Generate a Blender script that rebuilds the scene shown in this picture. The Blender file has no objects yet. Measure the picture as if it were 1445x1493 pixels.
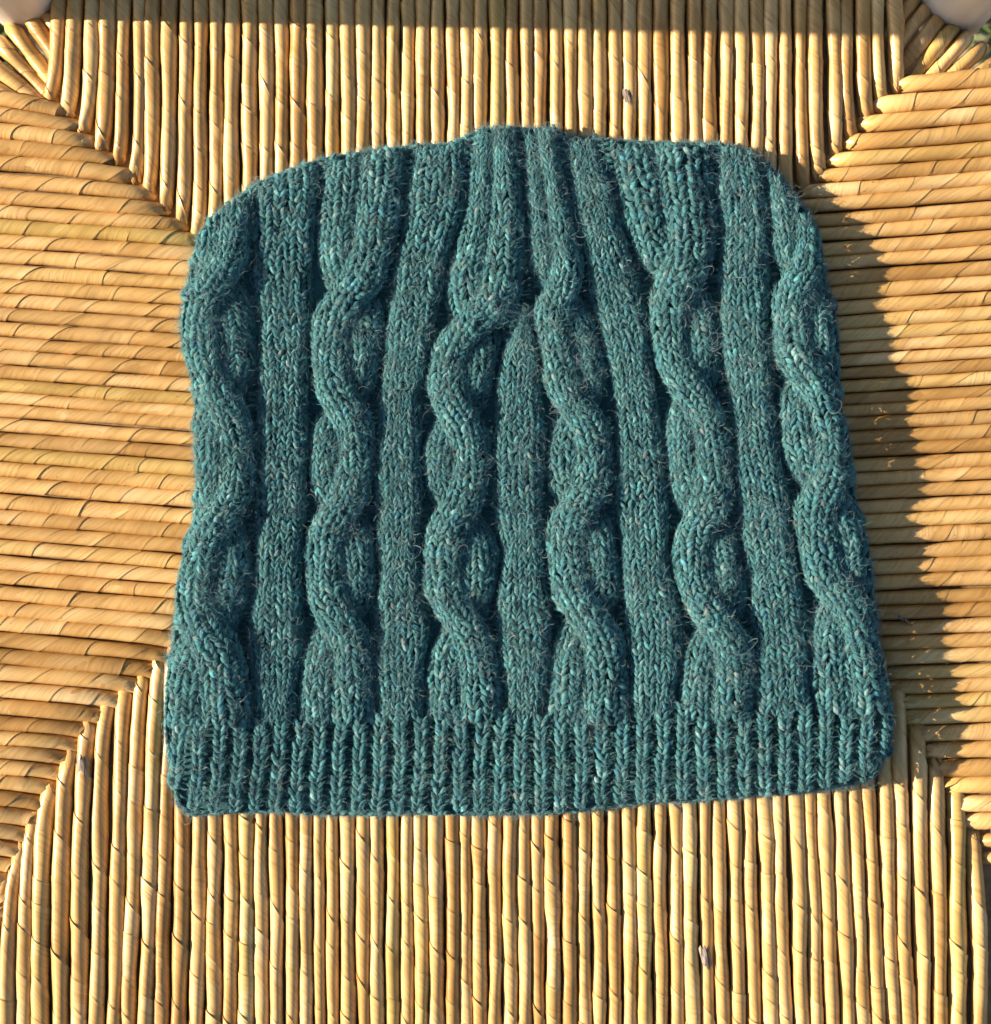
import bpy, math, random
import numpy as np
from mathutils import Vector

rng = np.random.default_rng(11)
random.seed(11)
scene = bpy.context.scene
col = scene.collection

# ------------------------------------------------------------------ camera, sky, sun, exposure
S = 0.00025            # metres of seat per measured unit
H = 0.56               # camera height above the seat plane
CX, CY = 722.5, 746.5
cam = bpy.data.cameras.new('camera')
cam.sensor_fit = 'VERTICAL'
cam.sensor_height = 36.0
cam.lens = 36.0 * H / (1493 * S)
cam.clip_start = 0.01
cam.clip_end = 200
cam.dof.use_dof = True
cam.dof.focus_distance = H - 0.010
cam.dof.aperture_fstop = 16
cam_o = bpy.data.objects.new('camera', cam)
cam_o.location = (0, 0, H)
col.objects.link(cam_o)
scene.camera = cam_o

SUN_EL = 22.0
world = bpy.data.worlds.new('World')
scene.world = world
world.use_nodes = True
wn = world.node_tree
sky = wn.nodes.new('ShaderNodeTexSky')
sky.sky_type = 'NISHITA'
sky.sun_disc = False
sky.sun_elevation = math.radians(SUN_EL)
sky.sun_rotation = math.radians(270)
wn.links.new(sky.outputs[0], wn.nodes['Background'].inputs[0])
wn.nodes['Background'].inputs[1].default_value = 0.058
sun = bpy.data.lights.new('sun', 'SUN')
sun.energy = 5.0
sun.angle = math.radians(0.53)
sun.color = (1.0, 0.86, 0.69)
sun_o = bpy.data.objects.new('sun', sun)
e = math.radians(SUN_EL)
sun_o.rotation_euler = Vector((math.cos(e), -0.02, -math.sin(e))).to_track_quat('-Z', 'Y').to_euler()
sun_o.location = (-1, 0, 1)
col.objects.link(sun_o)
vs = scene.view_settings
vs.view_transform = 'Standard'
vs.look = 'None'
vs.exposure = 1.2
vs.gamma = 1
vs.use_curve_mapping = False
cy = scene.cycles
cy.max_bounces = 6
cy.diffuse_bounces = 5
cy.glossy_bounces = 2
cy.transmission_bounces = 1
cy.use_adaptive_sampling = True
cy.adaptive_threshold = 0.02
cy.use_denoising = True
cy.denoiser = 'OPENIMAGEDENOISE'
cy.denoising_input_passes = 'RGB_ALBEDO_NORMAL'
cy.denoising_prefilter = 'ACCURATE'


# ------------------------------------------------------------------ helpers
def W(px, py, z):
    """measured position on the seat + height (m) -> world, allowing for the height"""
    px = np.asarray(px, float); py = np.asarray(py, float); z = np.asarray(z, float)
    k = (H - z) / H
    return np.stack([(px - CX) * S * k, (CY - py) * S * k, z + 0 * px], -1)


def norm(v):
    return v / np.maximum(np.linalg.norm(v, axis=-1, keepdims=True), 1e-12)


def make_mesh(name, verts, quads, mat, parent=None, tint=None, uv=None, smooth=True):
    me = bpy.data.meshes.new(name)
    verts = np.ascontiguousarray(verts, np.float32)
    quads = np.ascontiguousarray(quads, np.int32)
    nq = len(quads)
    me.vertices.add(len(verts)); me.vertices.foreach_set('co', verts.ravel())
    me.loops.add(nq * 4); me.loops.foreach_set('vertex_index', quads.ravel())
    me.polygons.add(nq)
    me.polygons.foreach_set('loop_start', np.arange(0, nq * 4, 4, dtype=np.int32))
    me.polygons.foreach_set('use_smooth', np.full(nq, smooth, dtype=bool))
    if tint is not None:
        a = me.attributes.new('tint', 'FLOAT_COLOR', 'POINT')
        c = np.ones((len(verts), 4), np.float32); c[:, :3] = tint
        a.data.foreach_set('color', c.ravel())
    if uv is not None:
        l = me.uv_layers.new(name='UVMap')
        l.data.foreach_set('uv', np.ascontiguousarray(uv[quads.ravel()], np.float32).ravel())
    me.update(calc_edges=True)
    me.validate()
    me.materials.append(mat)
    o = bpy.data.objects.new(name, me)
    col.objects.link(o)
    if parent:
        o.parent = parent
    return o


def empty(name, loc=(0, 0, 0)):
    o = bpy.data.objects.new(name, None)
    o.empty_display_size = 0.02
    o.location = loc
    col.objects.link(o)
    return o


def grid_quads(n, m, wrap=False):
    """quads of an n x m vertex grid; wrap closes the second axis"""
    i = np.arange(n - 1)[:, None]
    j = np.arange(m if wrap else m - 1)[None, :]
    j2 = (j + 1) % m
    return np.stack([i * m + j, i * m + j2, (i + 1) * m + j2, (i + 1) * m + j], -1).reshape(-1, 4)


def mat_new(name):
    m = bpy.data.materials.new(name)
    m.use_nodes = True
    nt = m.node_tree
    return m, nt, nt.nodes['Principled BSDF']


def nd(nt, kind, **kw):
    n = nt.nodes.new(kind)
    for k, v in kw.items():
        if k.startswith('i_'):
            n.inputs[k[2:]].default_value = v
        else:
            setattr(n, k, v)
    return n


def ramp(nt, stops):
    r = nt.nodes.new('ShaderNodeValToRGB')
    el = r.color_ramp.elements
    while len(el) < len(stops):
        el.new(0.5)
    for q, (p, c) in zip(el, stops):
        q.position = p; q.color = (*c, 1)
    return r


def smooth_noise(x, seed, n=4, base=1.0):
    """1-D smooth pseudo noise made of a few sines, about -1..1"""
    r = np.random.default_rng(seed)
    y = 0
    for k in range(n):
        y = y + np.sin(x * base * (1.0 + 0.83 * k) * r.uniform(.7, 1.3) + r.uniform(0, 6.28)) / (1 + .6 * k)
    return y / 2.0


# ------------------------------------------------------------------ materials
def straw_material():
    m, nt, p = mat_new('twisted_rush')
    L = nt.links.new
    uv = nd(nt, 'ShaderNodeUVMap')
    oi = nd(nt, 'ShaderNodeObjectInfo')
    off = nd(nt, 'ShaderNodeVectorMath', operation='ADD')
    sc_ = nd(nt, 'ShaderNodeMath', operation='MULTIPLY'); sc_.inputs[1].default_value = 37.0
    L(oi.outputs['Random'], sc_.inputs[0])
    L(uv.outputs[0], off.inputs[0]); L(sc_.outputs[0], off.inputs[1])
    mp = nd(nt, 'ShaderNodeMapping'); mp.inputs['Scale'].default_value = (0.5, 20.0, 1)
    L(off.outputs[0], mp.inputs[0])
    fine = nd(nt, 'ShaderNodeTexNoise', i_Scale=1.0, i_Detail=3.0, i_Roughness=0.65)
    L(mp.outputs[0], fine.inputs['Vector'])
    mp2 = nd(nt, 'ShaderNodeMapping'); mp2.inputs['Scale'].default_value = (0.16, 0.55, 1)
    L(off.outputs[0], mp2.inputs[0])
    broad = nd(nt, 'ShaderNodeTexNoise', i_Scale=1.0, i_Detail=4.0, i_Roughness=0.6)
    L(mp2.outputs[0], broad.inputs['Vector'])
    # mottled leaf colour
    r1 = ramp(nt, [(0.25, (0.42, 0.222, 0.062)), (0.5, (0.62, 0.385, 0.140)), (0.75, (0.78, 0.56, 0.285))])
    L(broad.outputs['Fac'], r1.inputs[0])
    r2 = ramp(nt, [(0.34, (0.55, 0.46, 0.34)), (0.47, (0.93, 0.91, 0.88)), (0.60, (1.12, 1.12, 1.10))])
    L(fine.outputs['Fac'], r2.inputs[0])
    mul = nd(nt, 'ShaderNodeMix', data_type='RGBA', blend_type='MULTIPLY'); mul.inputs[0].default_value = 0.48
    L(r1.outputs[0], mul.inputs[6]); L(r2.outputs[0], mul.inputs[7])
    # each cord its own shade
    r3 = ramp(nt, [(0.0, (0.72, 0.64, 0.52)), (0.18, (0.95, 0.92, 0.86)), (0.5, (1.02, 1.0, 0.98)), (0.8, (1.08, 1.08, 1.08)), (0.93, (1.02, 1.06, 1.0)), (1.0, (0.86, 0.92, 0.72))])
    L(oi.outputs['Random'], r3.inputs[0])
    mul2 = nd(nt, 'ShaderNodeMix', data_type='RGBA', blend_type='MULTIPLY'); mul2.inputs[0].default_value = 1.0
    L(mul.outputs[2], mul2.inputs[6]); L(r3.outputs[0], mul2.inputs[7])
    # brown specks
    sp = nd(nt, 'ShaderNodeTexNoise', i_Scale=900.0, i_Detail=2.0)
    tc = nd(nt, 'ShaderNodeTexCoord'); L(tc.outputs['Object'], sp.inputs['Vector'])
    spr = ramp(nt, [(0.70, (0, 0, 0)), (0.80, (1, 1, 1))]); L(sp.outputs['Fac'], spr.inputs[0])
    mul3 = nd(nt, 'ShaderNodeMix', data_type='RGBA'); mul3.inputs[7].default_value = (0.20, 0.11, 0.05, 1)
    L(spr.outputs[0], mul3.inputs[0]); L(mul2.outputs[2], mul3.inputs[6])
    L(mul3.outputs[2], p.inputs['Base Color'])
    p.inputs['Roughness'].default_value = 0.34
    p.inputs['Specular IOR Level'].default_value = 0.55
    bu = nd(nt, 'ShaderNodeBump', i_Strength=0.6, i_Distance=0.00025)
    L(fine.outputs['Fac'], bu.inputs['Height'])
    bu2 = nd(nt, 'ShaderNodeBump', i_Strength=0.5, i_Distance=0.0008)
    L(broad.outputs['Fac'], bu2.inputs['Height']); L(bu.outputs[0], bu2.inputs['Normal'])
    L(bu2.outputs[0], p.inputs['Normal'])
    return m


def plain_noise_material(name, stops, scale, rough=0.8, bump=0.0, dist=0.001, detail=5, stretch=None):
    m, nt, p = mat_new(name)
    L = nt.links.new
    tc = nd(nt, 'ShaderNodeTexCoord')
    n = nd(nt, 'ShaderNodeTexNoise', i_Scale=scale, i_Detail=detail)
    mp = nd(nt, 'ShaderNodeMapping')
    if stretch:
        mp.inputs['Scale'].default_value = stretch
    L(tc.outputs['Object'], mp.inputs[0])
    L(mp.outputs[0], n.inputs['Vector'])
    r = ramp(nt, stops); L(n.outputs['Fac'], r.inputs[0]); L(r.outputs[0], p.inputs['Base Color'])
    p.inputs['Roughness'].default_value = rough
    if bump:
        b = nd(nt, 'ShaderNodeBump', i_Strength=bump, i_Distance=dist)
        L(n.outputs['Fac'], b.inputs['Height']); L(b.outputs[0], p.inputs['Normal'])
    return m


def wool_material(name, attr=True, hair=False):
    m, nt, p = mat_new(name)
    L = nt.links.new
    if attr:
        a = nd(nt, 'ShaderNodeAttribute', attribute_name='tint')
        src = a.outputs['Color']
    else:
        c = nd(nt, 'ShaderNodeRGB'); c.outputs[0].default_value = (0.030, 0.105, 0.118, 1)
        src = c.outputs[0]
    if hair:
        L(src, p.inputs['Base Color'])
    else:
        tc = nd(nt, 'ShaderNodeTexCoord')
        n = nd(nt, 'ShaderNodeTexNoise', i_Scale=2600.0, i_Detail=2.0, i_Roughness=0.7)
        L(tc.outputs['Object'], n.inputs['Vector'])
        r = ramp(nt, [(0.28, (0.42, 0.50, 0.55)), (0.5, (1, 1, 1)), (0.66, (1.35, 1.3, 1.25)), (0.78, (1.8, 1.5, 1.4))])
        L(n.outputs['Fac'], r.inputs[0])
        mul = nd(nt, 'ShaderNodeMix', data_type='RGBA', blend_type='MULTIPLY'); mul.inputs[0].default_value = 1.0
        L(src, mul.inputs[6]); L(r.outputs[0], mul.inputs[7])
        L(mul.outputs[2], p.inputs['Base Color'])
        b = nd(nt, 'ShaderNodeBump', i_Strength=0.7, i_Distance=0.0003)
        L(n.outputs['Fac'], b.inputs['Height']); L(b.outputs[0], p.inputs['Normal'])
    p.inputs['Roughness'].default_value = 0.85 if not hair else 0.55
    p.inputs['Specular IOR Level'].default_value = 0.2 if not hair else 0.4
    if not hair:
        p.inputs['Sheen Weight'].default_value = 0.25
        p.inputs['Sheen Roughness'].default_value = 0.5
        p.inputs['Sheen Tint'].default_value = (0.55, 0.85, 0.88, 1)
    return m


STRAW = straw_material()
STUFFING = plain_noise_material('seat_stuffing', [(0.3, (0.20, 0.115, 0.05)), (0.7, (0.34, 0.22, 0.11))], 300, 0.9, 0.5)
PAINT = plain_noise_material('cream_paint', [(0.3, (0.44, 0.40, 0.34)), (0.5, (0.56, 0.51, 0.44)), (0.7, (0.62, 0.57, 0.50))], 140, 0.5, 0.35, 0.0008, 6, (1, 1, .1))
PITH = plain_noise_material('exposed_pith', stretch=(1, .07, 1), stops=[(0.35, (0.06, 0.04, 0.03)), (0.5, (0.22, 0.17, 0.13)), (0.7, (0.40, 0.34, 0.28))], scale=1400, rough=0.8, bump=0.6, dist=0.0004)
SOIL = plain_noise_material('sandy_soil', [(0.30, (0.16, 0.135, 0.10)), (0.5, (0.36, 0.31, 0.25)), (0.72, (0.52, 0.46, 0.38))], 38, 0.95, 0.8, 0.01, 8)
GRASS = plain_noise_material('grass_blade', [(0.3, (0.045, 0.085, 0.018)), (0.7, (0.11, 0.17, 0.035))], 30, 0.6)
WOOL = wool_material('teal_wool_yarn')
WOOL_BODY = wool_material('teal_wool_ground', attr=False)
FIBRE = wool_material('wool_fibre', hair=True)

# ------------------------------------------------------------------ ground
GZ = -0.46
n = 60
gx = np.linspace(-1, 1, n)
gx = np.sign(gx) * np.abs(gx) ** 3 * 60
GXX, GYY = np.meshgrid(gx, gx, indexing='ij')
gz = GZ + 0.012 * np.sin(GXX * 7.1 + 1) * np.sin(GYY * 6.3)
ground = make_mesh('ground', np.stack([GXX, GYY, gz], -1).reshape(-1, 3), grid_quads(n, n), SOIL)
ground['kind'] = 'structure'
ground['label'] = 'sandy ground under the chair'


def grass():
    k = 9000
    # tufts round the chair
    tufts = rng.uniform(-0.9, 0.9, (170, 2))
    tufts[:5] = np.array([.352, .306]) + rng.normal(0, .020, (5, 2))
    tufts[14:24] = np.array([-.345, .305]) + rng.normal(0, .03, (10, 2))
    t = tufts[rng.integers(0, len(tufts), k)]
    base = t + rng.normal(0, 0.022, (k, 2))
    h = rng.uniform(0.02, 0.06, k)
    ang = rng.uniform(0, 6.28, k)
    lean = rng.uniform(0.1, 0.9, k) * h
    wid = rng.uniform(0.0010, 0.0022, k)
    d = np.stack([np.cos(ang), np.sin(ang)], -1)
    s = np.stack([-d[:, 1], d[:, 0]], -1)
    V = np.zeros((k, 6, 3))
    for i, (f, wf) in enumerate(((0, 1), (.55, .8), (1, .05))):
        c = base + d * (lean * f ** 2)[:, None]
        for q, sg in enumerate((-1, 1)):
            V[:, i * 2 + q, :2] = c + s * (sg * wid * wf)[:, None]
            V[:, i * 2 + q, 2] = GZ - 0.01 + h * f
    Q = np.array([[0, 1, 3, 2], [2, 3, 5, 4]])
    quads = (np.arange(k)[:, None, None] * 6 + Q[None]).reshape(-1, 4)
    o = make_mesh('grass', V.reshape(-1, 3), quads, GRASS)
    o['kind'] = 'stuff'
    o['label'] = 'short green grass tufts on the sandy ground'
    o['category'] = 'grass'


grass()

# ------------------------------------------------------------------ chair
chair = empty('chair', (0, 0, 0))
chair['label'] = 'pale painted chair with a woven golden rush seat under the hat'
chair['category'] = 'chair'


def lathe(name, cx, cy, prof, mat, parent, seg=40):
    a = np.linspace(0, 2 * np.pi, seg, endpoint=False)
    z = np.array([p[0] for p in prof]); r = np.array([p[1] for p in prof])
    V = np.stack([cx + r[:, None] * np.cos(a), cy + r[:, None] * np.sin(a), z[:, None] + 0 * a], -1)
    return make_mesh(name, V.reshape(-1, 3), grid_quads(len(prof), seg, True), mat, parent)


def bar(name, x0, x1, y, z, ry, rz, mat, parent, axis='x', rounds=20):
    """a rounded rail along x or y"""
    a = np.linspace(0, 2 * np.pi, rounds, endpoint=False)
    ca, sa = np.cos(a), np.sin(a)
    sq = lambda v: np.sign(v) * np.abs(v) ** 0.6
    xs = np.array([x0, x0 + .001, (x0 + x1) / 2, x1 - .001, x1])
    k = np.array([.01, 1, 1, 1, .01])
    A = xs[:, None] + 0 * a
    B = y + k[:, None] * ry * sq(ca)
    C = z + k[:, None] * rz * sq(sa)
    V = np.stack([A, B, C], -1) if axis == 'x' else np.stack([B, A, C], -1)
    return make_mesh(name, V.reshape(-1, 3), grid_quads(5, rounds, True), mat, parent)


def pw(px, py):
    return float((px - CX) * S), float((CY - py) * S)


LP = pw(24, -36)
RP = pw(1410, -33)
for (x, y) in (LP, RP):
    rr = 0.0166
    lathe('back_post', x, y, [(GZ - .01, .001), (GZ - .01, rr * .8), (-.25, rr), (.36, rr), (.385, rr * .9), (.40, rr * .5), (.402, .0005)], PAINT, chair)
FL = pw(-95, 1590)
FR = pw(1520, 1590)
for (x, y) in (FL, FR):
    rr = 0.0165
    lathe('front_leg', x, y, [(GZ - .01, .001), (GZ - .01, rr * .75), (-.25, rr), (-.03, rr), (-.022, rr * .9), (-.018, .0005)], PAINT, chair)
for z in (0.17, 0.30):
    bar('back_rail', LP[0], RP[0], LP[1], z, .006, .022, PAINT, chair)
bar('seat_rail', LP[0], RP[0], pw(0, -28)[1], -.014, .008, .008, PAINT, chair)
bar('seat_rail', FL[0], FR[0], pw(0, 1580)[1], -.014, .008, .008, PAINT, chair)
bar('seat_rail', FL[1], LP[1], pw(-95, 0)[0], -.016, .008, .008, PAINT, chair, 'y')
bar('seat_rail', FR[1], RP[1], pw(1540, 0)[0], -.016, .008, .008, PAINT, chair, 'y')
for z in (-.20, -.32):
    bar('stretcher', FL[0], FR[0], FL[1], z, .007, .007, PAINT, chair)

# padding between the upper and the lower layer of cords
nx_, ny_ = 30, 30
px_ = np.linspace(-60, 1490, nx_); py_ = np.linspace(8, 1560, ny_)
PX, PY = np.meshgrid(px_, py_, indexing='ij')
top = W(PX, PY, -0.0026 + 0 * PX).reshape(-1, 3)
bot = W(PX, PY, -0.0200 + 0 * PX).reshape(-1, 3)
# trim the two rear corners so that they stay under the corner cords
def corner_pull(v):
    for cxp, cyp in ((-60, 8), (1490, 8)):
        c = W(cxp, cyp, -0.0026)
        dd = np.linalg.norm(v[:, :2] - c[:2], axis=1)
        f = np.clip(1 - dd / 0.042, 0, 1)[:, None]
        v[:, :2] += (np.array([0, 0]) - c[:2]) / np.linalg.norm(c[:2]) * 0.040 * f
    return v
top = corner_pull(top); bot = corner_pull(bot)
qt = grid_quads(nx_, ny_)
seat = make_mesh('woven_seat', np.concatenate([top, bot]), np.concatenate([qt[:, ::-1], qt + len(top)]), STUFFING, chair, smooth=False)

# ---- cords
SEAM_T = np.array([(40, 100), (60, 126), (82, 150), (105, 170), (125, 195), (152, 220), (178, 240), (202, 264), (228, 289), (248, 312), (275, 333),
                   (292, 348), (560, 600), (998, 462), (1168, 286), (1191, 260), (1212, 233), (1234, 210), (1257, 180), (1279, 157), (1304, 130), (1330, 104)], float)
SEAM_B = np.array([(-10, 1310), (10, 1262), (25, 1232), (41, 1192), (69, 1146), (95, 1098), (125, 1054), (150, 1033), (177, 1009), (203, 985), (228, 960), (247, 943),
                   (560, 600), (998, 462), (1291, 967), (1315, 1012), (1341, 1060), (1367, 1105), (1393, 1155), (1417, 1208), (1450, 1275)], float)
seam_t = lambda x: np.interp(x, SEAM_T[:, 0], SEAM_T[:, 1])
seam_b = lambda x: np.interp(x, SEAM_B[:, 0], SEAM_B[:, 1])


def cord_mesh(P, B, radius, pitch, seed, name='rush_cord', flip=False):
    """a flat leaf wound helically round the path P (world points), B the sideways unit vector"""
    r_ = np.random.default_rng(seed)
    seg = np.linalg.norm(np.diff(P, axis=0), axis=1)
    s = np.concatenate([[0], np.cumsum(seg)])
    Ltot = s[-1]
    nphi, nv = 18, 8
    turns = Ltot / pitch + 1.3
    K = int(turns * nphi) + 1
    phi = np.arange(K) / nphi * 2 * np.pi
    v = np.array([0, .05, .2, .4, .6, .8, .955, 1.0])
    # uneven winding
    wob = 0.30 * pitch * smooth_noise(phi / (2 * np.pi), seed + 5, 3, 1.7)
    su = (phi / (2 * np.pi) - .65) * pitch + wob
    SS = su[:, None] + (v[None, :] - .5) * pitch * (1.62 + .05 * smooth_noise(phi / 6.28, seed + 6, 2, 2.3)[:, None])
    sc_ = np.clip(SS, 0, Ltot)
    C = np.stack([np.interp(sc_, s, P[:, k]) for k in range(3)], -1)
    eps = 0.0006
    C2 = np.stack([np.interp(np.clip(sc_ + eps, 0, Ltot), s, P[:, k]) for k in range(3)], -1)
    C1 = np.stack([np.interp(np.clip(sc_ - eps, 0, Ltot), s, P[:, k]) for k in range(3)], -1)
    T = norm(C2 - C1)
    Bv = np.broadcast_to(B, T.shape) if B.ndim == 1 else np.stack([np.interp(sc_, s, B[:, k]) for k in range(3)], -1)
    N = norm(np.cross(Bv, T)); N = N * np.sign(N[..., 2:3] + 1e-9) if False else N
    a = phi[:, None] + r_.uniform(0, 6.28)
    # leaf lies a little proud along its outer edge, and the cord is not quite round
    edge = np.array([-.055, -.03, -.012, 0, .012, .025, .052, .075]) * r_.uniform(.8, 1.25)
    if flip:
        edge = edge[::-1] * 1.25
    else:
        edge = edge * .72
    calm = 1.0 if flip else .55
    ev = np.clip(.85 + .8 * smooth_noise(phi / 6.28, seed + 12, 3, 2.1), .15, 1.7)[:, None]
    rr = radius * (1 + edge[None, :] * ev
                   + .085 * calm * smooth_noise(sc_ / pitch * 2.1, seed + 1, 4)
                   + .035 * calm * np.cos(3 * a + 2.2 * smooth_noise(sc_ / pitch * 1.1, seed + 2, 3))
                   + .055 * calm * np.sin(2 * a + r_.uniform(0, 6.28) + sc_ / pitch * 1.3)
                   + .04 * smooth_noise(phi / 2.2, seed + 8, 3)[:, None] * np.sin(v * np.pi)[None, :])
    # pressed against the neighbours: slightly taller than wide
    V = C + rr[..., None] * (np.cos(a)[..., None] * Bv * .97 + np.sin(a)[..., None] * N * (1.06 if flip else 1.16))
    V[..., 2] += 0.0
    uv = np.stack([np.broadcast_to(phi[:, None] / 2.0, SS.shape), np.broadcast_to(v[None, :], SS.shape) * 1.0 + 0 * SS], -1)
    uv[..., 1] += np.floor(phi / 6.28318)[:, None] * 0.0 + seed % 17
    o = make_mesh(name, V.reshape(-1, 3), grid_quads(K, nv)[:, ::-1], STRAW, seat, uv=uv.reshape(-1, 2))
    return o


def dist_poly(x, y, poly):
    d = np.full(np.shape(x), 1e9)
    for (x0, y0), (x1, y1) in zip(poly[:-1], poly[1:]):
        dx, dy = x1 - x0, y1 - y0
        t = np.clip(((x - x0) * dx + (y - y0) * dy) / (dx * dx + dy * dy), 0, 1)
        d = np.minimum(d, np.hypot(x - x0 - t * dx, y - y0 - t * dy))
    return d


def seat_z(x, y):
    """the seat's gentle form: the cords dip towards the seams"""
    d = np.minimum(dist_poly(x, y, SEAM_T), dist_poly(x, y, SEAM_B))
    return -0.0022 * np.exp(-(d / 26.0) ** 2) + 0.0006 * np.sin(x / 190 + 1) * np.sin(y / 230)


cord_id = [0]


def cord(a, b, r_px, pitch_px, dive_a, dive_b, bend=0.0, wob=1.6, dz=0.0, round_a=10., round_b=10., hook_a=0.0, hook_b=0.0):
    """cord from a to b; dive = how far (m) that end turns down into the seat"""
    cord_id[0] += 1
    sd = 1000 + cord_id[0] * 13
    a = np.array(a, float); b = np.array(b, float)
    L = np.hypot(*(b - a))
    n = max(int(L / 5), 8)
    t = np.linspace(0, 1, n)
    d = (b - a) / L; q = np.array([-d[1], d[0]])
    lat = bend * np.sin(np.pi * t) + wob * smooth_noise(t * L / 100., sd, 4) * np.clip(np.minimum(t, 1 - t) * 6, .2, 1)
    lat = lat + hook_a * np.exp(-t * L / 24.) + hook_b * np.exp(-(1 - t) * L / 24.)
    x = a[0] + d[0] * L * t + q[0] * lat
    y = a[1] + d[1] * L * t + q[1] * lat
    z = seat_z(x, y) + dz + .00022 * smooth_noise(t * L / 90., sd + 3, 3)
    # turn the ends down along a quarter round
    sa = t * L; sb = (1 - t) * L
    for sdist, dv, rd in ((sa, dive_a, round_a), (sb, dive_b, round_b)):
        if dv:
            k = np.clip(1 - sdist / rd, 0, 1)
            z = z - rd * S * (1 - np.sqrt(np.clip(1 - k * k, 0, 1)))
    P = W(x, y, z)
    # straight drops after the quarter round
    if dive_a:
        dr = P[0] + np.array([0, 0, -1]) * np.linspace(dive_a, dive_a / 3, 3)[:, None]
        P = np.concatenate([dr, P])
    if dive_b:
        dr = P[-1] + np.array([0, 0, -1]) * np.linspace(dive_b / 3, dive_b, 3)[:, None]
        P = np.concatenate([P, dr])
    side = np.array([d[1], d[0], 0.0])
    return cord_mesh(P, side, r_px * S, pitch_px * S, sd, flip=abs(d[1]) > abs(d[0]))


XT = [88, 111, 135, 160, 183, 204, 225, 248, 272, 294, 316, 340, 364, 387, 410, 434, 459, 484, 507, 530, 552, 574, 595, 616, 638, 660, 680, 701, 723, 746,
      767, 788, 809, 831, 853, 874, 896, 918, 940, 963, 987, 1011, 1035, 1058, 1080, 1102, 1123, 1144, 1166, 1188, 1212, 1234, 1257, 1278, 1301]
XTB = {88: 80, 111: 104, 135: 127, 160: 153, 183: 179, 204: 203}
for i, x in enumerate(XT):
    xb = XTB.get(x, x + (4 if x > 1150 else 0) - (2 if x < 400 else 0))
    wl = (XT[i] - XT[i - 1]) if i else 23
    wr = (XT[i + 1] - XT[i]) if i < len(XT) - 1 else 23
    r = (wl + wr) / 4 * 1.0 + rng.uniform(-1.2, .7)
    yb = seam_t(xb) - 1 + rng.uniform(-2, 2)
    cord((x, -34), (xb, yb), r, rng.uniform(50, 82), .02, .006, bend=rng.uniform(-3, 3), round_a=44, round_b=13, wob=1.2, hook_b=7 if x < 460 else (-3 if x > 1100 else 0))

YL = [120, 143, 166, 190, 214, 238, 261, 284, 306, 327, 349, 371, 392, 414, 435, 456, 477, 497, 517, 539, 559, 577, 596, 617, 637, 659, 681, 704, 728, 751,
      772, 795, 817, 838, 860, 884, 906, 930, 954, 978, 1003, 1028, 1051, 1073, 1094, 1116, 1138, 1161, 1185, 1210, 1235, 1257, 1279, 1302, 1325]
YL = YL[1:]


def seam_cross(y0, slope, left=True):
    xs = np.linspace(-40, 1480, 1521)
    ys = y0 + slope * (xs - (0 if left else 1445))
    if left:
        inside = (ys > seam_t(xs)) & (ys < seam_b(xs)) & (xs < 560)
        # walk right until the line leaves the left field
        k = 0
        st = int(max(0, 40))
        for k in range(len(xs)):
            if xs[k] > 2 and not ((ys[k] > seam_t(xs[k])) and (ys[k] < seam_b(xs[k]))):
                break
        return xs[k], ys[k]
    for k in range(len(xs) - 1, -1, -1):
        if xs[k] < 1440 and not ((ys[k] > seam_t(xs[k])) and (ys[k] < seam_b(xs[k]))):
            break
    return xs[k], ys[k]


for i, y in enumerate(YL):
    sl = np.interp(y, [140, 200, 330, 600, 900, 1100, 1200, 1330], [.19, .10, .07, .075, .095, .085, .11, .14])
    xe, ye = seam_cross(y, sl)
    xe = min(xe, 556)
    ye = y + sl * xe
    wl = (YL[i] - YL[i - 1]) if i else 23
    wr = (YL[i + 1] - YL[i]) if i < len(YL) - 1 else 23
    r = (wl + wr) / 4 * 1.0 + rng.uniform(-.5, .3)
    x0 = -92
    far = y > 700
    cord((x0, y + sl * x0 * .6), (xe + (15 if far else 3), ye + 1.5), r, rng.uniform(45, 72), .02, .006, bend=rng.uniform(-1.2, 1.2) - (3 if y < 240 else 0), round_a=44, round_b=7 if far else 16, wob=.8, hook_b=5 if far else 3)

YR = [110, 138, 164, 190, 214, 236, 257, 279, 301, 322, 344, 365, 387, 410, 432, 454, 473, 492, 511, 529, 548, 567, 585, 605, 626, 646, 667, 688, 708, 729,
      750, 773, 797, 819, 842, 864, 886, 909, 931, 953, 975, 996, 1018, 1041, 1066, 1091, 1117, 1143, 1169, 1195]
for i, y in enumerate(YR):
    sl = np.interp(y, [105, 200, 400, 700, 1000, 1200], [-.10, -.085, -.075, -.055, -.035, -.01])
    xe, ye = seam_cross(y, sl, False)
    xe = max(xe, 1002)
    ye = y + sl * (xe - 1445)
    wl = (YR[i] - YR[i - 1]) if i else 26
    wr = (YR[i + 1] - YR[i]) if i < len(YR) - 1 else 26
    r = (wl + wr) / 4 * 1.0 + rng.uniform(-.5, .3)
    x1 = 1538
    far = y > 600
    cord((xe - (9 if far else 2), ye + 1), (x1, y + sl * (x1 - 1445) * .6), r, rng.uniform(58, 84), .006, .02, bend=rng.uniform(-1.2, 1.2), round_a=7 if far else 14, round_b=44, wob=.7)

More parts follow.
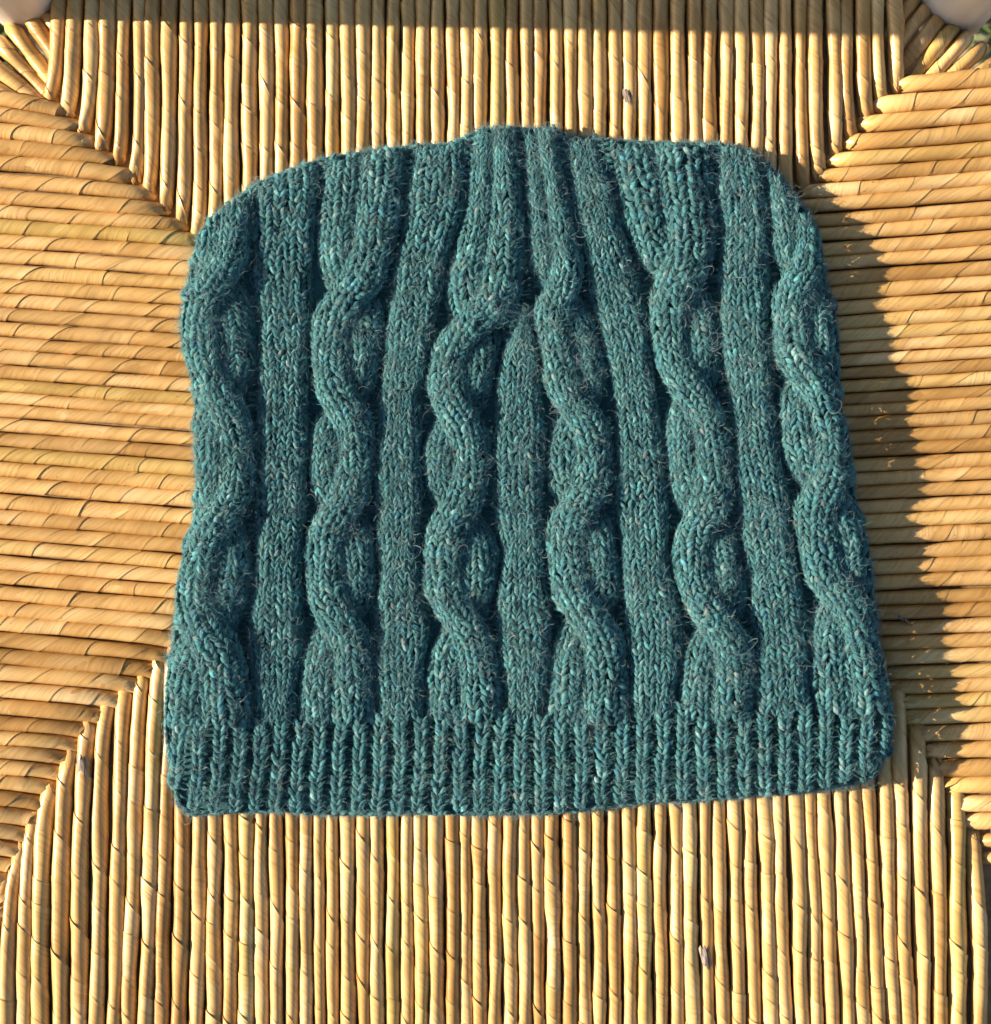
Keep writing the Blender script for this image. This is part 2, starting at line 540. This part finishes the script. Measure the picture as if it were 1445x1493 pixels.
XBB = [-38, -13, 12, 38, 63, 91, 117, 143, 167, 190, 213, 237, 261, 286, 311, 335, 358, 381, 403, 425, 446, 466, 485, 507, 530, 550, 572, 593, 614, 636, 659, 679, 700, 721,
       744, 765, 786, 807, 830, 851, 873, 896, 918, 940, 963, 986, 1009, 1031, 1053, 1076, 1099, 1121, 1144, 1167, 1189, 1212, 1235, 1257, 1279, 1301, 1323, 1346, 1370, 1395, 1421]
XBT = [-28, 0, 24, 43, 68, 94, 125, 150, 176, 201, 226, 248, 268, 291, 314, 337, 359, 381, 403, 424, 445, 465, 485, 505, 527, 549, 571, 592, 612, 632, 654, 676, 698, 720,
       742, 761, 782, 803, 825, 848, 871, 893, 914, 935, 955, 976, 998, 1019, 1041, 1064, 1084, 1106, 1128, 1149, 1171, 1193, 1216, 1240, 1262, 1286, 1312, 1338, 1365, 1392, 1417]
for i, (xb, xt) in enumerate(zip(XBB, XBT)):
    # direction measured between y = 1190 (or the seam) and y = 1493
    ys_ = max(1190, float(seam_b(xt)) + 4)
    k = (xb - xt) / (1493 - ys_)
    ysm = float(seam_b(xt))
    xs0 = xt if ysm > 1190 else xt - k * (1190 - ysm) * .35
    ysm = float(seam_b(xs0)) - 3
    wl = (XBB[i] - XBB[i - 1]) if i else 25
    wr = (XBB[i + 1] - XBB[i]) if i < len(XBB) - 1 else 27
    r = (wl + wr) / 4 * 1.0 + rng.uniform(-1.2, .7)
    bend = rng.uniform(-2.5, 2.5) + (-9 if xb > 1410 else 0) + (4 if xb < 150 else 0)
    cord((xs0, ysm), (xb + k * 90, 1588), r, rng.uniform(50, 82), .006, .02, bend=bend, round_a=13, round_b=44, wob=1.5, hook_a=-(13 if xt < 110 else 8) if xt < 600 else 2)

# corner cords fanning over the rear corners, and the ones at the front right corner
STUBS = [((63, 14), (96, 66), 9.5), ((42, 22), (92, 98), 10.5), ((19, 42), (86, 128), 11.0), ((-2, 62), (82, 146), 11.2), ((-26, 84), (60, 152), 11.2), ((-48, 106), (30, 152), 11),
         ((1334, -2), (1300, 44), 9.5), ((1351, 12), (1306, 70), 10.2), ((1369, 26), (1312, 98), 10.4), ((1387, 42), (1330, 118), 10.2), ((1409, 55), (1352, 122), 10.2),
         ((1430, 72), (1376, 124), 10.0), ((1452, 92), (1400, 122), 10),
         ((1530, 1222), (1428, 1224), 11.5), ((1530, 1250), (1431, 1250), 11.5), ((1530, 1277), (1437, 1277), 11.5), ((1530, 1305), (1446, 1304), 11.5), ((1530, 1332), (1450, 1332), 11.5),
         ((1530, 1360), (1452, 1360), 11.5), ((1530, 1388), (1452, 1388), 11.5), ((1530, 1416), (1450, 1416), 11.5)]
for k, (a, b, r) in enumerate(STUBS):
    front = k >= 13
    if not front:
        a = np.array(a, float); b = np.array(b, float)
        b = b + (b - a) / np.hypot(*(b - a)) * 18
        r = r + 1.3
    cord(a, b, r, rng.uniform(44, 60), .018, .008, bend=rng.uniform(-2, 2), round_a=22, round_b=14, wob=.8, dz=-.0035 - (.0035 if front and k > 14 else 0) + (.003 if front and k < 15 else 0))

# torn places where the pith of a cord shows
for (x, y, w_, h_, sl) in ((916, 141, 8, 12, .1), (120, 1117, 8, 20, .05), (1029, 1396, 8, 17, .15), (1316, 902, 8, 7, .9)):
    m_ = 7
    V = []
    for i in range(m_):
        f = i / (m_ - 1) * 2 - 1
        hh = h_ * (0.35 + .75 * rng.random())
        zz = .0028 * math.sqrt(max(0, 1 - (f * .75) ** 2)) * 1.12
        for j in range(4):
            g = j / 3 * 2 - 1
            V.append(W(x + f * w_ + sl * g * h_, y + g * hh + 3 * f, zz + rng.uniform(-.00015, .00025)))
    make_mesh('torn_patch', np.array(V), grid_quads(m_, 4), PITH, seat, smooth=False)['label'] = 'grey torn spot where the pith of a cord shows'

# ------------------------------------------------------------------ hat
hat = empty('knit_hat', W(760, 700, 0.003))
hat['label'] = 'teal wool cable-knit beanie lying flat on the woven seat'
hat['category'] = 'hat'
HLOC = np.array(hat.location)

OUT = np.array([(262, 1172), (247, 1130), (238, 1060), (240, 1000), (250, 935), (255, 892), (254, 860), (263, 820), (280, 760), (285, 700), (283, 640), (284, 600), (277, 552), (265, 512),
                (262, 470), (268, 430), (278, 382), (288, 342), (305, 316), (335, 294), (370, 268), (400, 254), (440, 239), (470, 229), (500, 224), (560, 216), (600, 211), (650, 207),
                (680, 197), (700, 187), (740, 184), (780, 186), (805, 184), (825, 195), (870, 200), (920, 204), (980, 206), (1050, 208), (1085, 216), (1115, 235), (1140, 258), (1162, 287),
                (1181, 311), (1195, 336), (1203, 380), (1207, 420), (1218, 452), (1225, 500), (1226, 550), (1228, 592), (1238, 632), (1245, 690), (1249, 732), (1262, 772), (1272, 820),
                (1276, 880), (1281, 930), (1290, 970), (1298, 1010), (1300, 1050), (1298, 1088), (1288, 1115), (1270, 1134), (1230, 1145), (1160, 1154), (1080, 1160), (1000, 1167),
                (950, 1167), (900, 1173), (850, 1180), (800, 1184), (700, 1186), (600, 1185), (520, 1186), (450, 1185), (400, 1181), (350, 1182), (282, 1186)], float)
OUTC = np.concatenate([OUT, OUT[:1]])


def inside(x, y):
    c = np.zeros(np.shape(x), bool)
    for (x0, y0), (x1, y1) in zip(OUTC[:-1], OUTC[1:]):
        if y0 == y1:
            continue
        hit = ((y0 > y) != (y1 > y)) & (x < (x1 - x0) * (y - y0) / (y1 - y0) + x0)
        c ^= hit
    return c


ZLOW = 0.0030


def sdist(x, y):
    d = dist_poly(x, y, OUTC)
    return np.where(inside(x, y), d, -d)


def full_height(x, y):
    sx = np.clip((x - 250) / 1050, 0, 1); sy = np.clip((y - 200) / 980, 0, 1)
    h = 0.0083 + .0029 * np.exp(-((x - 290) / 80.) ** 2) + .0018 * sx + .0025 * sx * sy
    h = h + .0007 * np.sin(x / 120 + y / 170) + .0006 * np.sin(y / 95 - x / 210 + 2)
    return h - .0012 * np.clip((y - 1040) / 100, 0, 1) * (1 - sx) + .0026 * sx * np.clip((y - 1000) / 140, 0, 1)


def body(x, y):
    d = np.clip(sdist(x, y), 0, None)
    R = np.where(y > 1060, 20., 36.)
    lo = np.where(y > 1100, .55, .42)
    f = np.sqrt(np.clip(1 - (1 - np.minimum(d / R, 1)) ** 2, 0, 1))
    h = full_height(x, y)
    return ZLOW + (h - ZLOW) * (lo + (1 - lo) * f)


def spindles(A, B, N, bulge, rad, tint, rings=7, seg=7, ply=.10, power=.55):
    """yarn legs from A to B, bowed out along N; returns verts, quads, tint"""
    M = len(A)
    tau = np.linspace(0, 1, rings)
    D = norm(B - A)
    E1 = norm(np.cross(N, D)); E2 = norm(np.cross(D, E1))
    shape = np.maximum(np.sin(np.pi * (.03 + .94 * tau)) ** power, .08)
    C = A[:, None] + (B - A)[:, None] * tau[None, :, None] + N[:, None] * (bulge[:, None] * np.sin(np.pi * tau)[None])[..., None]
    th = np.arange(seg) / seg * 2 * np.pi
    ph = rng.uniform(0, 6.28, M)
    rr = rad[:, None, None] * shape[None, :, None] * (1 + ply * np.cos(2 * th[None, None] - 7 * tau[None, :, None] + ph[:, None, None]))
    V = C[:, :, None] + rr[..., None] * (np.cos(th)[None, None, :, None] * E1[:, None, None] + np.sin(th)[None, None, :, None] * E2[:, None, None])
    q = grid_quads(rings, seg, True)
    quads = (np.arange(M)[:, None, None] * rings * seg + q[None]).reshape(-1, 4)
    t = np.repeat(tint, rings * seg, axis=0)
    return V.reshape(-1, 3), quads, t


PAL = np.array([(.043, .152, .152), (.058, .188, .184), (.032, .116, .124), (.088, .215, .204), (.035, .132, .158), (.118, .212, .196), (.022, .072, .082), (.16, .21, .19)])
PW = np.array([.28, .24, .16, .13, .09, .05, .045, .005])


def heather(n_):
    c = PAL[rng.choice(len(PAL), n_, p=PW)] * np.array([1, 1, 1.05])
    return c * np.exp(rng.normal(-.06, .24, (n_, 1)))


LEGS = []     # collected for the fuzz: (A, B, N, rad)
ROW = 8.5


class Knit:
    """collects yarn legs for one part of the hat"""
    def __init__(self):
        self.A, self.B, self.N, self.bu, self.r, self.t = [], [], [], [], [], []

    def add(self, A, B, N, bulge, rad, tint=None):
        m_ = len(A)
        if m_ == 0:
            return
        self.A.append(A); self.B.append(B); self.N.append(N)
        self.bu.append(np.broadcast_to(bulge, (m_,)).astype(float)); self.r.append(np.broadcast_to(rad, (m_,)).astype(float))
        c_ = (A + B) / 2 / S
        streak = smooth_noise(c_[:, 1] / 9.0 + 1.5 * np.sin(c_[:, 0] / 70.), 77, 4) * .16 + smooth_noise(c_[:, 0] / 23. + c_[:, 1] / 31., 78, 4) * .10
        self.t.append(heather(m_) * np.exp(streak)[:, None])
        LEGS.append((A, B, N, self.r[-1], self.bu[-1], self.t[-1]))

    def build(self, name):
        A, B, N = (np.concatenate(k) for k in (self.A, self.B, self.N))
        V, q, t = spindles(A, B, N, np.concatenate(self.bu), np.concatenate(self.r), np.concatenate(self.t))
        return make_mesh(name, V - HLOC, q, WOOL, hat, tint=t)

    def column(self, posf, a, da, y0, y1, row=ROW, wscale=1.0, fat=1.0):
        """one column of V stitches along posf(y, a) -> (x, y, z) units; da = half spacing in a"""
        y = np.arange(y1, y0, -2.0)          # from the brim upwards
        x_, y_, z_ = posf(y, a)
        ok = np.concatenate([[False], sdist(x_, y_) > 1.0, [False]])
        ch = np.flatnonzero(ok[1:] != ok[:-1])
        for i0, i1 in zip(ch[::2], ch[1::2]):
            if i1 - i0 >= 6:
                self.run(posf, a, da, y[i0:i1], row, wscale, fat)

    def run(self, posf, a, da, y, row, wscale, fat):
        x_, y_, z_ = posf(y, a)
        P = W(x_, y_, z_)
        xl, yl, zl = posf(y, a - da); xr, yr, zr = posf(y, a + da)
        L_ = W(xr, yr, zr) - W(xl, yl, zl)
        s = np.concatenate([[0], np.cumsum(np.linalg.norm(np.diff(P, axis=0), axis=1))])
        nr = int(s[-1] / (row * S))
        if nr < 2:
            return
        si = (np.arange(nr) + rng.uniform(0, 1)) * row * S
        si = si[si < s[-1]]
        si = si + rng.normal(0, .05 * row * S, len(si))
        ip = lambda M_: np.stack([np.interp(si, s, M_[:, k]) for k in range(3)], -1)
        T = norm(ip(np.gradient(P, axis=0)))       # upwards
        p0 = ip(P); Lv = ip(L_)
        w_ = np.clip(np.linalg.norm(Lv, axis=1), 9 * S, 23 * S) * wscale
        Lu = norm(Lv); Lu = norm(Lu - T * np.sum(Lu * T, -1, keepdims=True))
        N = norm(np.cross(Lu, T)); N *= np.sign(np.sum(N * np.array([0, 0, 1.]), -1, keepdims=True) + 1e-6)
        hh = row * S
        p0 = p0 + Lu * rng.normal(0, .04, (len(si), 1)) * w_[:, None] + N * rng.normal(0, .03, (len(si), 1)) * w_[:, None]
        for sg in (-1, 1):
            j = lambda s_: rng.normal(0, s_, (len(si), 1))
            A = p0 + Lu * (sg * .03 + j(.05)) * w_[:, None] - T * (.80 + j(.09)) * hh - N * (.05 + j(.03)) * w_[:, None]
            B = p0 + Lu * (sg * .46 + j(.05)) * w_[:, None] + T * (.62 + j(.09)) * hh - N * (.07 + j(.03)) * w_[:, None]
            self.add(A, B, N, .085 * w_, np.clip(.195 * w_ * fat, 1.8 * S, 4.2 * S) * rng.uniform(.82, 1.15, len(si)))


# valley lines between the panels (measured), as y -> x
VT = {
    0: [(250, 300), (340, 286), (430, 266), (470, 260), (510, 263), (552, 275), (600, 282), (700, 284), (760, 279), (820, 262), (860, 253), (892, 254), (935, 249), (1000, 239), (1060, 237)],
    1: [(200, 368), (290, 370), (381, 367), (465, 377), (531, 377), (598, 374), (715, 376), (854, 369), (924, 364), (994, 366), (1046, 373)],
    2: [(200, 478), (247, 471), (331, 461), (398, 458), (465, 451), (615, 451), (715, 446), (854, 442), (924, 442), (1011, 434), (1050, 434)],
    3: [(180, 600), (230, 594), (314, 587), (398, 573), (465, 567), (531, 557), (615, 550), (715, 547), (854, 551), (959, 547), (1050, 547)],
    4: [(170, 694), (230, 686), (314, 677), (398, 650), (488, 630), (565, 617), (642, 615), (715, 614), (854, 614), (917, 625), (976, 620), (1050, 619)],
    5: [(170, 752), (230, 758), (297, 764), (380, 767), (430, 766), (470, 752), (500, 737), (530, 727), (582, 721), (649, 719), (715, 718), (802, 729), (889, 725), (959, 729), (1050, 736)],
    6: [(170, 756), (230, 762), (297, 766), (380, 769), (455, 771), (500, 782), (530, 789), (565, 791), (632, 796), (715, 790), (837, 798), (917, 804), (994, 798), (1050, 793)],
    7: [(170, 808), (230, 817), (314, 837), (408, 857), (475, 874), (548, 889), (632, 897), (732, 899), (837, 906), (906, 913), (976, 917), (1050, 917)],
    8: [(170, 872), (230, 884), (314, 904), (394, 927), (465, 944), (548, 954), (615, 965), (732, 973), (837, 980), (917, 996), (987, 990), (1050, 986)],
    9: [(170, 1036), (264, 1041), (331, 1047), (414, 1048), (498, 1052), (582, 1060), (649, 1067), (715, 1074), (802, 1083), (872, 1094), (941, 1102), (987, 1102), (1050, 1098)],
    10: [(170, 1108), (264, 1117), (331, 1123), (414, 1120), (498, 1121), (582, 1129), (649, 1136), (715, 1146), (802, 1160), (872, 1173), (941, 1179), (994, 1180), (1050, 1184)],
    11: [(250, 1186), (336, 1197), (380, 1205), (420, 1209), (452, 1219), (500, 1226), (592, 1229), (632, 1239), (732, 1250), (772, 1263), (820, 1273), (880, 1277), (930, 1282), (970, 1291), (1010, 1299), (1060, 1301)],
}


def vline(k):
    p = np.array(VT[k], float)
    g = np.arange(150, 1100, 2.0)
    x = np.interp(g, p[:, 0], p[:, 1])
    ker = np.hanning(23); ker /= ker.sum()
    pad = np.concatenate([np.full(11, x[0]), x, np.full(11, x[-1])])
    xs = np.convolve(pad, ker, 'valid')
    return lambda y: np.interp(y, g, xs)


for k, dx in ((0, -9), (11, 9)):
    VT[k] = [(y, x + dx) for y, x in VT[k]]
VL = {k: vline(k) for k in VT}


def brim_top(x):
    return np.interp(x, [240, 500, 800, 1100, 1300], [1052, 1046, 1044, 1036, 1022])


# plain ribs
HB = 0.0052
_u = np.linspace(-1, 1, 801)
_f = (1 - np.abs(_u) ** 4.6) ** .5
_s = np.concatenate([[0], np.cumsum(np.hypot(np.diff(_u), .60 * np.diff(_f)))])
_s = _s / _s[-1] * 2 - 1


def dome(a):
    """position along a flat-topped arch (-1..1 by its length) -> sideways place, height"""
    a = np.clip(a, -1, 1)
    u = np.interp(a, _s, _u)
    return u, (1 - np.abs(u) ** 4.6) ** .5


for (ka, kb, ytop) in ((1, 2, 190), (3, 4, 190), (5, 6, 450), (7, 8, 185), (9, 10, 190)):
    va, vb = VL[ka], VL[kb]

    def posf(y, a, va=va, vb=vb):
        xm = (va(y) + vb(y)) / 2; w_ = np.maximum((vb(y) - va(y)) / 2 - 2.5 - 8 * np.clip((300 - y) / 70, 0, 1), 5)
        u, f = dome(a)
        x = xm + w_ * u
        x = x + 1.8 * np.sin(y / 37 + a * 2) + 1.3 * np.sin(y / 16 + a * 5 + ka)
        z = body(x, y) + HB * (f - .80) + .0004 * np.sin(y / 43 + ka)
        return x, y + 0 * x, z
    kn = Knit()
    nc = 6
    aa = (np.arange(nc) + .5) / nc * 2 - 1
    for a in aa:
        kn.column(posf, a, 1. / nc, ytop, float(brim_top(va(np.array([1040.]))[0])) + 4)
    kn.build('plain_rib')

# cables: one strand snakes from side to side over the other
CROSS = {'A': (0, 1, [240, 405, 585, 755, 925]), 'C': (2, 3, [255, 425, 590, 742, 905]), 'E': (4, 5, [300, 470, 605, 745, 908]),
         'G': (6, 7, [290, 430, 598, 737, 900]), 'I': (8, 9, [262, 412, 572, 752, 908]), 'K': (10, 11, [250, 405, 548, 716, 872])}
for key, (ka, kb, cr) in CROSS.items():
    va, vb = VL[ka], VL[kb]
    cable_parts = []
    for strand in (1, -1):
        def posf(y, a, va=va, vb=vb, cr=cr, strand=strand, ka=ka):
            xm = (va(y) + vb(y)) / 2; wd = np.maximum(vb(y) - va(y) - 3, 14)
            o = np.ones_like(y); c = np.zeros_like(y)
            for k, yc in enumerate(cr[1:], 1):
                stp = .5 + .5 * np.tanh((y - yc) / 36.0)
                o = o + (2 if k % 2 == 0 else -2) * stp
                c = np.maximum(c, np.exp(-((y - yc) / 34.0) ** 2))
            o = o * strand
            hw = wd * (.265 if strand > 0 else .24) * (1 + .10 * c)
            cx_ = xm + o * wd * (.225 if strand > 0 else .25)
            us = math.sin(a * 1.3) / math.sin(1.3)
            x = cx_ + hw * us + 1.4 * np.sin(y / 17 + a * 4 + ka * 2 + strand)
            y2 = y
            lift = (.0014 * c + .0006) if strand > 0 else (-.0024 * c - .0007)
            # the panel as a whole is arched, the strands lie rounded on it
            u = np.clip((x - xm) / (wd * .51), -1, 1)
            z = body(x, y2) + .0048 * (1 - np.abs(u) ** 4.4) ** .5 - .0047 + .0034 * (math.cos(a * 1.3) - .35) + lift
            return x, y2 + 0 * x, z
        kn = Knit()
        nc = 4
        aa = (np.arange(nc) + .5) / nc * 2 - 1
        for a in aa:
            kn.column(posf, a, 1. / nc, 180, float(brim_top(va(np.array([1040.]))[0])) + 6, fat=1.02)
        cable_parts.append(kn)
    # both strands belong to one cable
    kn = cable_parts[0]; k2 = cable_parts[1]
    for q in ('A', 'B', 'N', 'bu', 'r', 't'):
        getattr(kn, q).extend(getattr(k2, q))
    kn.build('cable')

# purl bars at the bottom of the valleys
kn = Knit()
for k in range(1, 11):
    ys = np.arange(190, 1050, 8.6)
    if k == 6:
        ys = ys[ys > 462]
    for off in (-5, 5):
        x = VL[k](ys) + off + rng.normal(0, 1.2, len(ys)); yy = ys + rng.normal(0, 1, len(ys)) + off * .5
        m_ = sdist(x, yy) > 3
        x, yy = x[m_], yy[m_]
        z = body(x, yy) - .0050 + .0042 * np.clip((320 - yy) / 80, 0, 1)
        c = W(x, yy, z)
        lat = np.array([1, 0, 0.]) + rng.normal(0, .15, (len(x), 3))
        N = norm(np.array([0, 0, 1.]) + rng.normal(0, .1, (len(x), 3)))
        kn.add(c - norm(lat) * 8 * S, c + norm(lat) * 8 * S, N, 2.2 * S, 2.7 * S)
kn.build('purl_valley')['kind'] = 'stuff'

# the little pucker where the middle rib begins
kn = Knit()
k_ = 34
x = 752 + rng.normal(0, 11, k_); yy = 462 + rng.normal(0, 9, k_)
c = W(x, yy, body(x, yy) + .0004 + rng.uniform(-.0012, .0006, k_))
lat = norm(np.stack([np.ones(k_), rng.normal(0, .7, k_), rng.normal(0, .2, k_)], -1))
kn.add(c - lat * 6 * S, c + lat * 6 * S, norm(np.array([0, 0, 1.]) + rng.normal(0, .2, (k_, 3))), 2.5 * S, 2.8 * S)
kn.build('crown_pucker')

# ribbed brim
NR = 36
for i in range(NR):
    xb = 252 + i * 29.75
    xt = xb + 12 * max(0, 1 - (xb - 250) / 700)
    ybot = 1186 if xb < 820 else float(np.interp(xb, [820, 900, 1000, 1160, 1270, 1300], [1184, 1174, 1168, 1156, 1137, 1100]))
    ybot = float(np.interp(xb, [240, 262, 290], [1135, 1168, ybot])) if xb < 290 else ybot
    ytop_ = float(brim_top(xt)) - 8 + rng.uniform(-6, 4)
    sd = i * 7 + 3

    def posf(y, a, xb=xb, xt=xt, y0=ytop_, y1=ybot, sd=sd):
        f = np.clip((y - y0) / (y1 - y0), 0, 1)
        x = xt + (xb - xt) * f ** 1.2 + a * 9.6 + .9 * np.sin(y / 21. + sd)
        z = body(x, y) + .0014 * np.sin(np.clip(f * 4 + .25, 0, 1) * np.pi / 2)
        return x, y + 0 * x, z
    kn = Knit()
    kn.column(posf, 0.0, 1.0, ytop_, ybot - 3, row=8.2, wscale=1.0, fat=1.0)
    if not kn.A:
        continue
    kn.build('brim_rib')
    # sunken purl between the ribs
kn = Knit()
for i in range(NR + 1):
    xb = 252 + (i - .5) * 29.75
    xt = xb + 12 * max(0, 1 - (xb - 250) / 700)
    ys = np.arange(1050, 1184, 9.0)
    x = xt + (xb - xt) * np.clip((ys - 1040) / 140, 0, 1) + rng.normal(0, .8, len(ys))
    m_ = sdist(x, ys) > 13
    x, yy = x[m_], ys[m_]
    c = W(x, yy, body(x, yy) - .0030)
    lat = norm(np.array([1, 0, 0.]) + rng.normal(0, .12, (len(x), 3)))
    N = norm(np.array([0, 0, 1.]) + rng.normal(0, .1, (len(x), 3)))
    kn.add(c - lat * 7 * S, c + lat * 7 * S, N, 1.8 * S, 2.6 * S)
kn.build('purl_valley')['kind'] = 'stuff'

EDGE0 = sum(len(l[0]) for l in LEGS)
# cast-on hem along the lower edge, and the rounded sides
seg = np.linalg.norm(np.diff(OUTC, axis=0), axis=1)
so = np.concatenate([[0], np.cumsum(seg)])
per = so[-1]


def on_outline(s):
    s = np.mod(s, per)
    return np.interp(s, so, OUTC[:, 0]), np.interp(s, so, OUTC[:, 1])


def edge_run(fr, inset, step, length, rad, skip_hem=None, only_hem=False, zig=0.0):
    s = np.arange(0, per, step)
    x, y = on_outline(s)
    x2, y2 = on_outline(s + 1.0); x1, y1 = on_outline(s - 1.0)
    tx, ty = x2 - x1, y2 - y1
    ln = np.hypot(tx, ty); tx, ty = tx / ln, ty / ln
    nx, ny = ty, -tx                                     # outward for this winding
    test = sdist(x + nx * 3, y + ny * 3) > 0
    nx, ny = np.where(test, -nx, nx), np.where(test, -ny, ny)
    x, y = x - nx * inset, y - ny * inset
    hem = (y > 1125)
    m_ = hem if only_hem else ~hem
    x, y, tx, ty, nx, ny = (v[m_] for v in (x, y, tx, ty, nx, ny))
    z = ZLOW + (full_height(x, y) - ZLOW) * fr
    c = W(x, y, z)
    T = np.stack([tx, -ty, 0 * tx], -1)
    O = np.stack([nx, -ny, 0 * nx], -1)
    N = norm(O + np.array([0, 0, .5 if fr > .25 else .1]))
    up = np.array([0, 0, 1.])
    return c, T, O, N, up


kn = Knit()
for fr, inset in ((.02, 9.0), (.22, 6.5)):
    c, T, O, N, up = edge_run(fr, inset, 9.4, 14, 2.8)
    for sg in (-1, 1):
        A = c + up * (sg * .6 * S) - T * 7 * S
        B = c + up * (sg * 5.6 * S) + T * 7 * S
        kn.add(A, B, N, 2.0 * S, 3.1 * S)
kn.build('side_edge')
kn = Knit()
for fr, inset, z_ in ((.02, 5.0, 1), (.22, 2.0, -1), (.44, 2.5, 1)):
    c, T, O, N, up = edge_run(fr, inset, 13.5, 14, 2.8, only_hem=True)
    jit = rng.normal(0, .6 * S, c.shape)
    A = c + jit - T * 8 * S + up * (z_ * 2 * S)
    B = c + jit + T * 8 * S - up * (z_ * 2.5 * S)
    kn.add(A, B, N, 2.6 * S, 3.2 * S)
kn.build('cast_on_hem')

# the hat's inner fabric, closed underneath, that shows at the bottom of the valleys
NA = 260
th = np.linspace(0, per, NA, endpoint=False)
ox, oy = on_outline(th)
C0 = np.array([760., 690.])
rings = []
for t in np.concatenate([np.linspace(.02, .9, 26), np.linspace(.915, .993, 9)]):
    x = C0[0] + (ox - C0[0]) * t; y = C0[1] + (oy - C0[1]) * t
    rings.append(W(x, y, np.maximum(body(x, y) - .0050, ZLOW + .0022)))
for t, fz in ((.993, .25), (.982, .05), (.965, -.005), (.6, -.005), (.02, -.005)):
    x = C0[0] + (ox - C0[0]) * t; y = C0[1] + (oy - C0[1]) * t
    rings.append(W(x, y, ZLOW + (full_height(x, y) - ZLOW) * fz))
V = np.stack(rings)
make_mesh('fabric_body', V.reshape(-1, 3) - HLOC, grid_quads(len(rings), NA, True)[:, ::-1], WOOL_BODY, hat)


# ---- loose fibres
def fuzz():
    A = np.concatenate([l[0] for l in LEGS]); B = np.concatenate([l[1] for l in LEGS])
    N = np.concatenate([l[2] for l in LEGS]); R = np.concatenate([l[3] for l in LEGS])
    BU = np.concatenate([l[4] for l in LEGS]); TI = np.concatenate([l[5] for l in LEGS])
    D = norm(B - A)
    cc = A / S
    FIELD = smooth_noise(cc[:, 0] / 34. + 1.3 * np.sin(cc[:, 1] / 41.), 91, 4) * .6 + smooth_noise(cc[:, 1] / 38. + 1.4 * np.sin(cc[:, 0] / 47.), 92, 4) * .6
    out_p, sizes, rad, tint = [], [], [], []

    def batch(k, npts, lo, hi, nlift, wander, r0, pale, along=.8, spread=.45, first=0, patchy=True):
        idx = rng.integers(first, len(A), k * (3 if patchy else 1))
        if patchy:
            keep = FIELD[idx] > rng.normal(.1, .45, len(idx))
            idx = np.concatenate([idx[keep], idx])[:k]
        tau = rng.uniform(.05, .95, (k, 1))
        th = rng.uniform(-1.35, 1.35, (k, 1))
        E1 = norm(np.cross(N[idx], D[idx]))
        E2 = norm(np.cross(D[idx], E1))
        nl = norm(E2 * np.cos(th) + E1 * np.sin(th))
        root = A[idx] + (B - A)[idx] * tau + N[idx] * (BU[idx][:, None] * np.sin(np.pi * tau)) \
            + nl * (R[idx][:, None] * np.sin(np.pi * (.03 + .94 * tau)) ** .55 * rng.uniform(.95, 1.12, (k, 1)))
        d = D[idx] * rng.choice([-1, 1], (k, 1)) * along + nl * np.abs(rng.normal(0, nlift, (k, 1))) + rng.normal(0, spread, (k, 3))
        d = norm(d)
        ln = rng.uniform(lo, hi, (k, 1)) * rng.uniform(.6, 1.0, (k, 1))
        step = ln / (npts - 1)
        p = root.copy()
        pts = [p.copy()]
        curl = norm(rng.normal(0, 1, (k, 3)))
        for _ in range(npts - 1):
            p = p + d * step
            pts.append(p.copy())
            d = norm(d + np.cross(curl, d) * wander + rng.normal(0, .16, (k, 3)) + np.array([0, 0, -.04]))
        P = np.stack(pts, 1)
        out_p.append(P.reshape(-1, 3)); sizes.extend([npts] * k)
        tap = np.linspace(1, .35, npts)
        rad.append((r0 * rng.uniform(.7, 1.3, (k, 1)) * tap[None]).ravel())
        c = .5 * heather(k) + .5 * TI[idx]
        c = c * np.exp(rng.normal(.70, .50, (k, 1))) + .006
        c = np.minimum(c, np.array([.15, .33, .345]))
        pk = rng.random(k) < pale
        c[pk] = np.array([.40, .50, .50]) * rng.uniform(.5, 1.15, (pk.sum(), 1))
        dk = rng.random(k) < .08
        c[dk] = np.array([.02, .035, .045])
        tint.append(np.repeat(c, npts, axis=0))

    batch(240000, 4, .0012, .0032, .12, .16, .000052, .05, 1.5, .28, 0, False)
    batch(50000, 4, .0010, .0030, .45, .30, .000032, .12)
    batch(34000, 6, .0020, .0060, .75, .40, .000034, .40, .5)
    batch(3600, 12, .0050, .0130, .9, .38, .000036, .6, .4)
    batch(9000, 6, .0015, .0042, .9, .35, .000036, .30, .5, .5, EDGE0)
    batch(70, 18, .012, .024, .8, .20, .000036, .8, .4)
    P = np.concatenate(out_p) - HLOC
    P[:, 2] = np.maximum(P[:, 2], .0004)
    hc = bpy.data.hair_curves.new('wool_fuzz')
    hc.add_curves(sizes)
    hc.attributes['position'].data.foreach_set('vector', np.ascontiguousarray(P, np.float32).ravel())
    ra = hc.attributes.get('radius') or hc.attributes.new('radius', 'FLOAT', 'POINT')
    ra.data.foreach_set('value', np.concatenate(rad).astype(np.float32))
    ta = hc.attributes.new('tint', 'FLOAT_COLOR', 'POINT')
    c = np.ones((len(P), 4), np.float32); c[:, :3] = np.concatenate(tint)
    ta.data.foreach_set('color', c.ravel())
    hc.materials.append(FIBRE)
    o = bpy.data.objects.new('wool_fuzz', hc)
    col.objects.link(o)
    o.parent = hat
    o['kind'] = 'stuff'


fuzz()
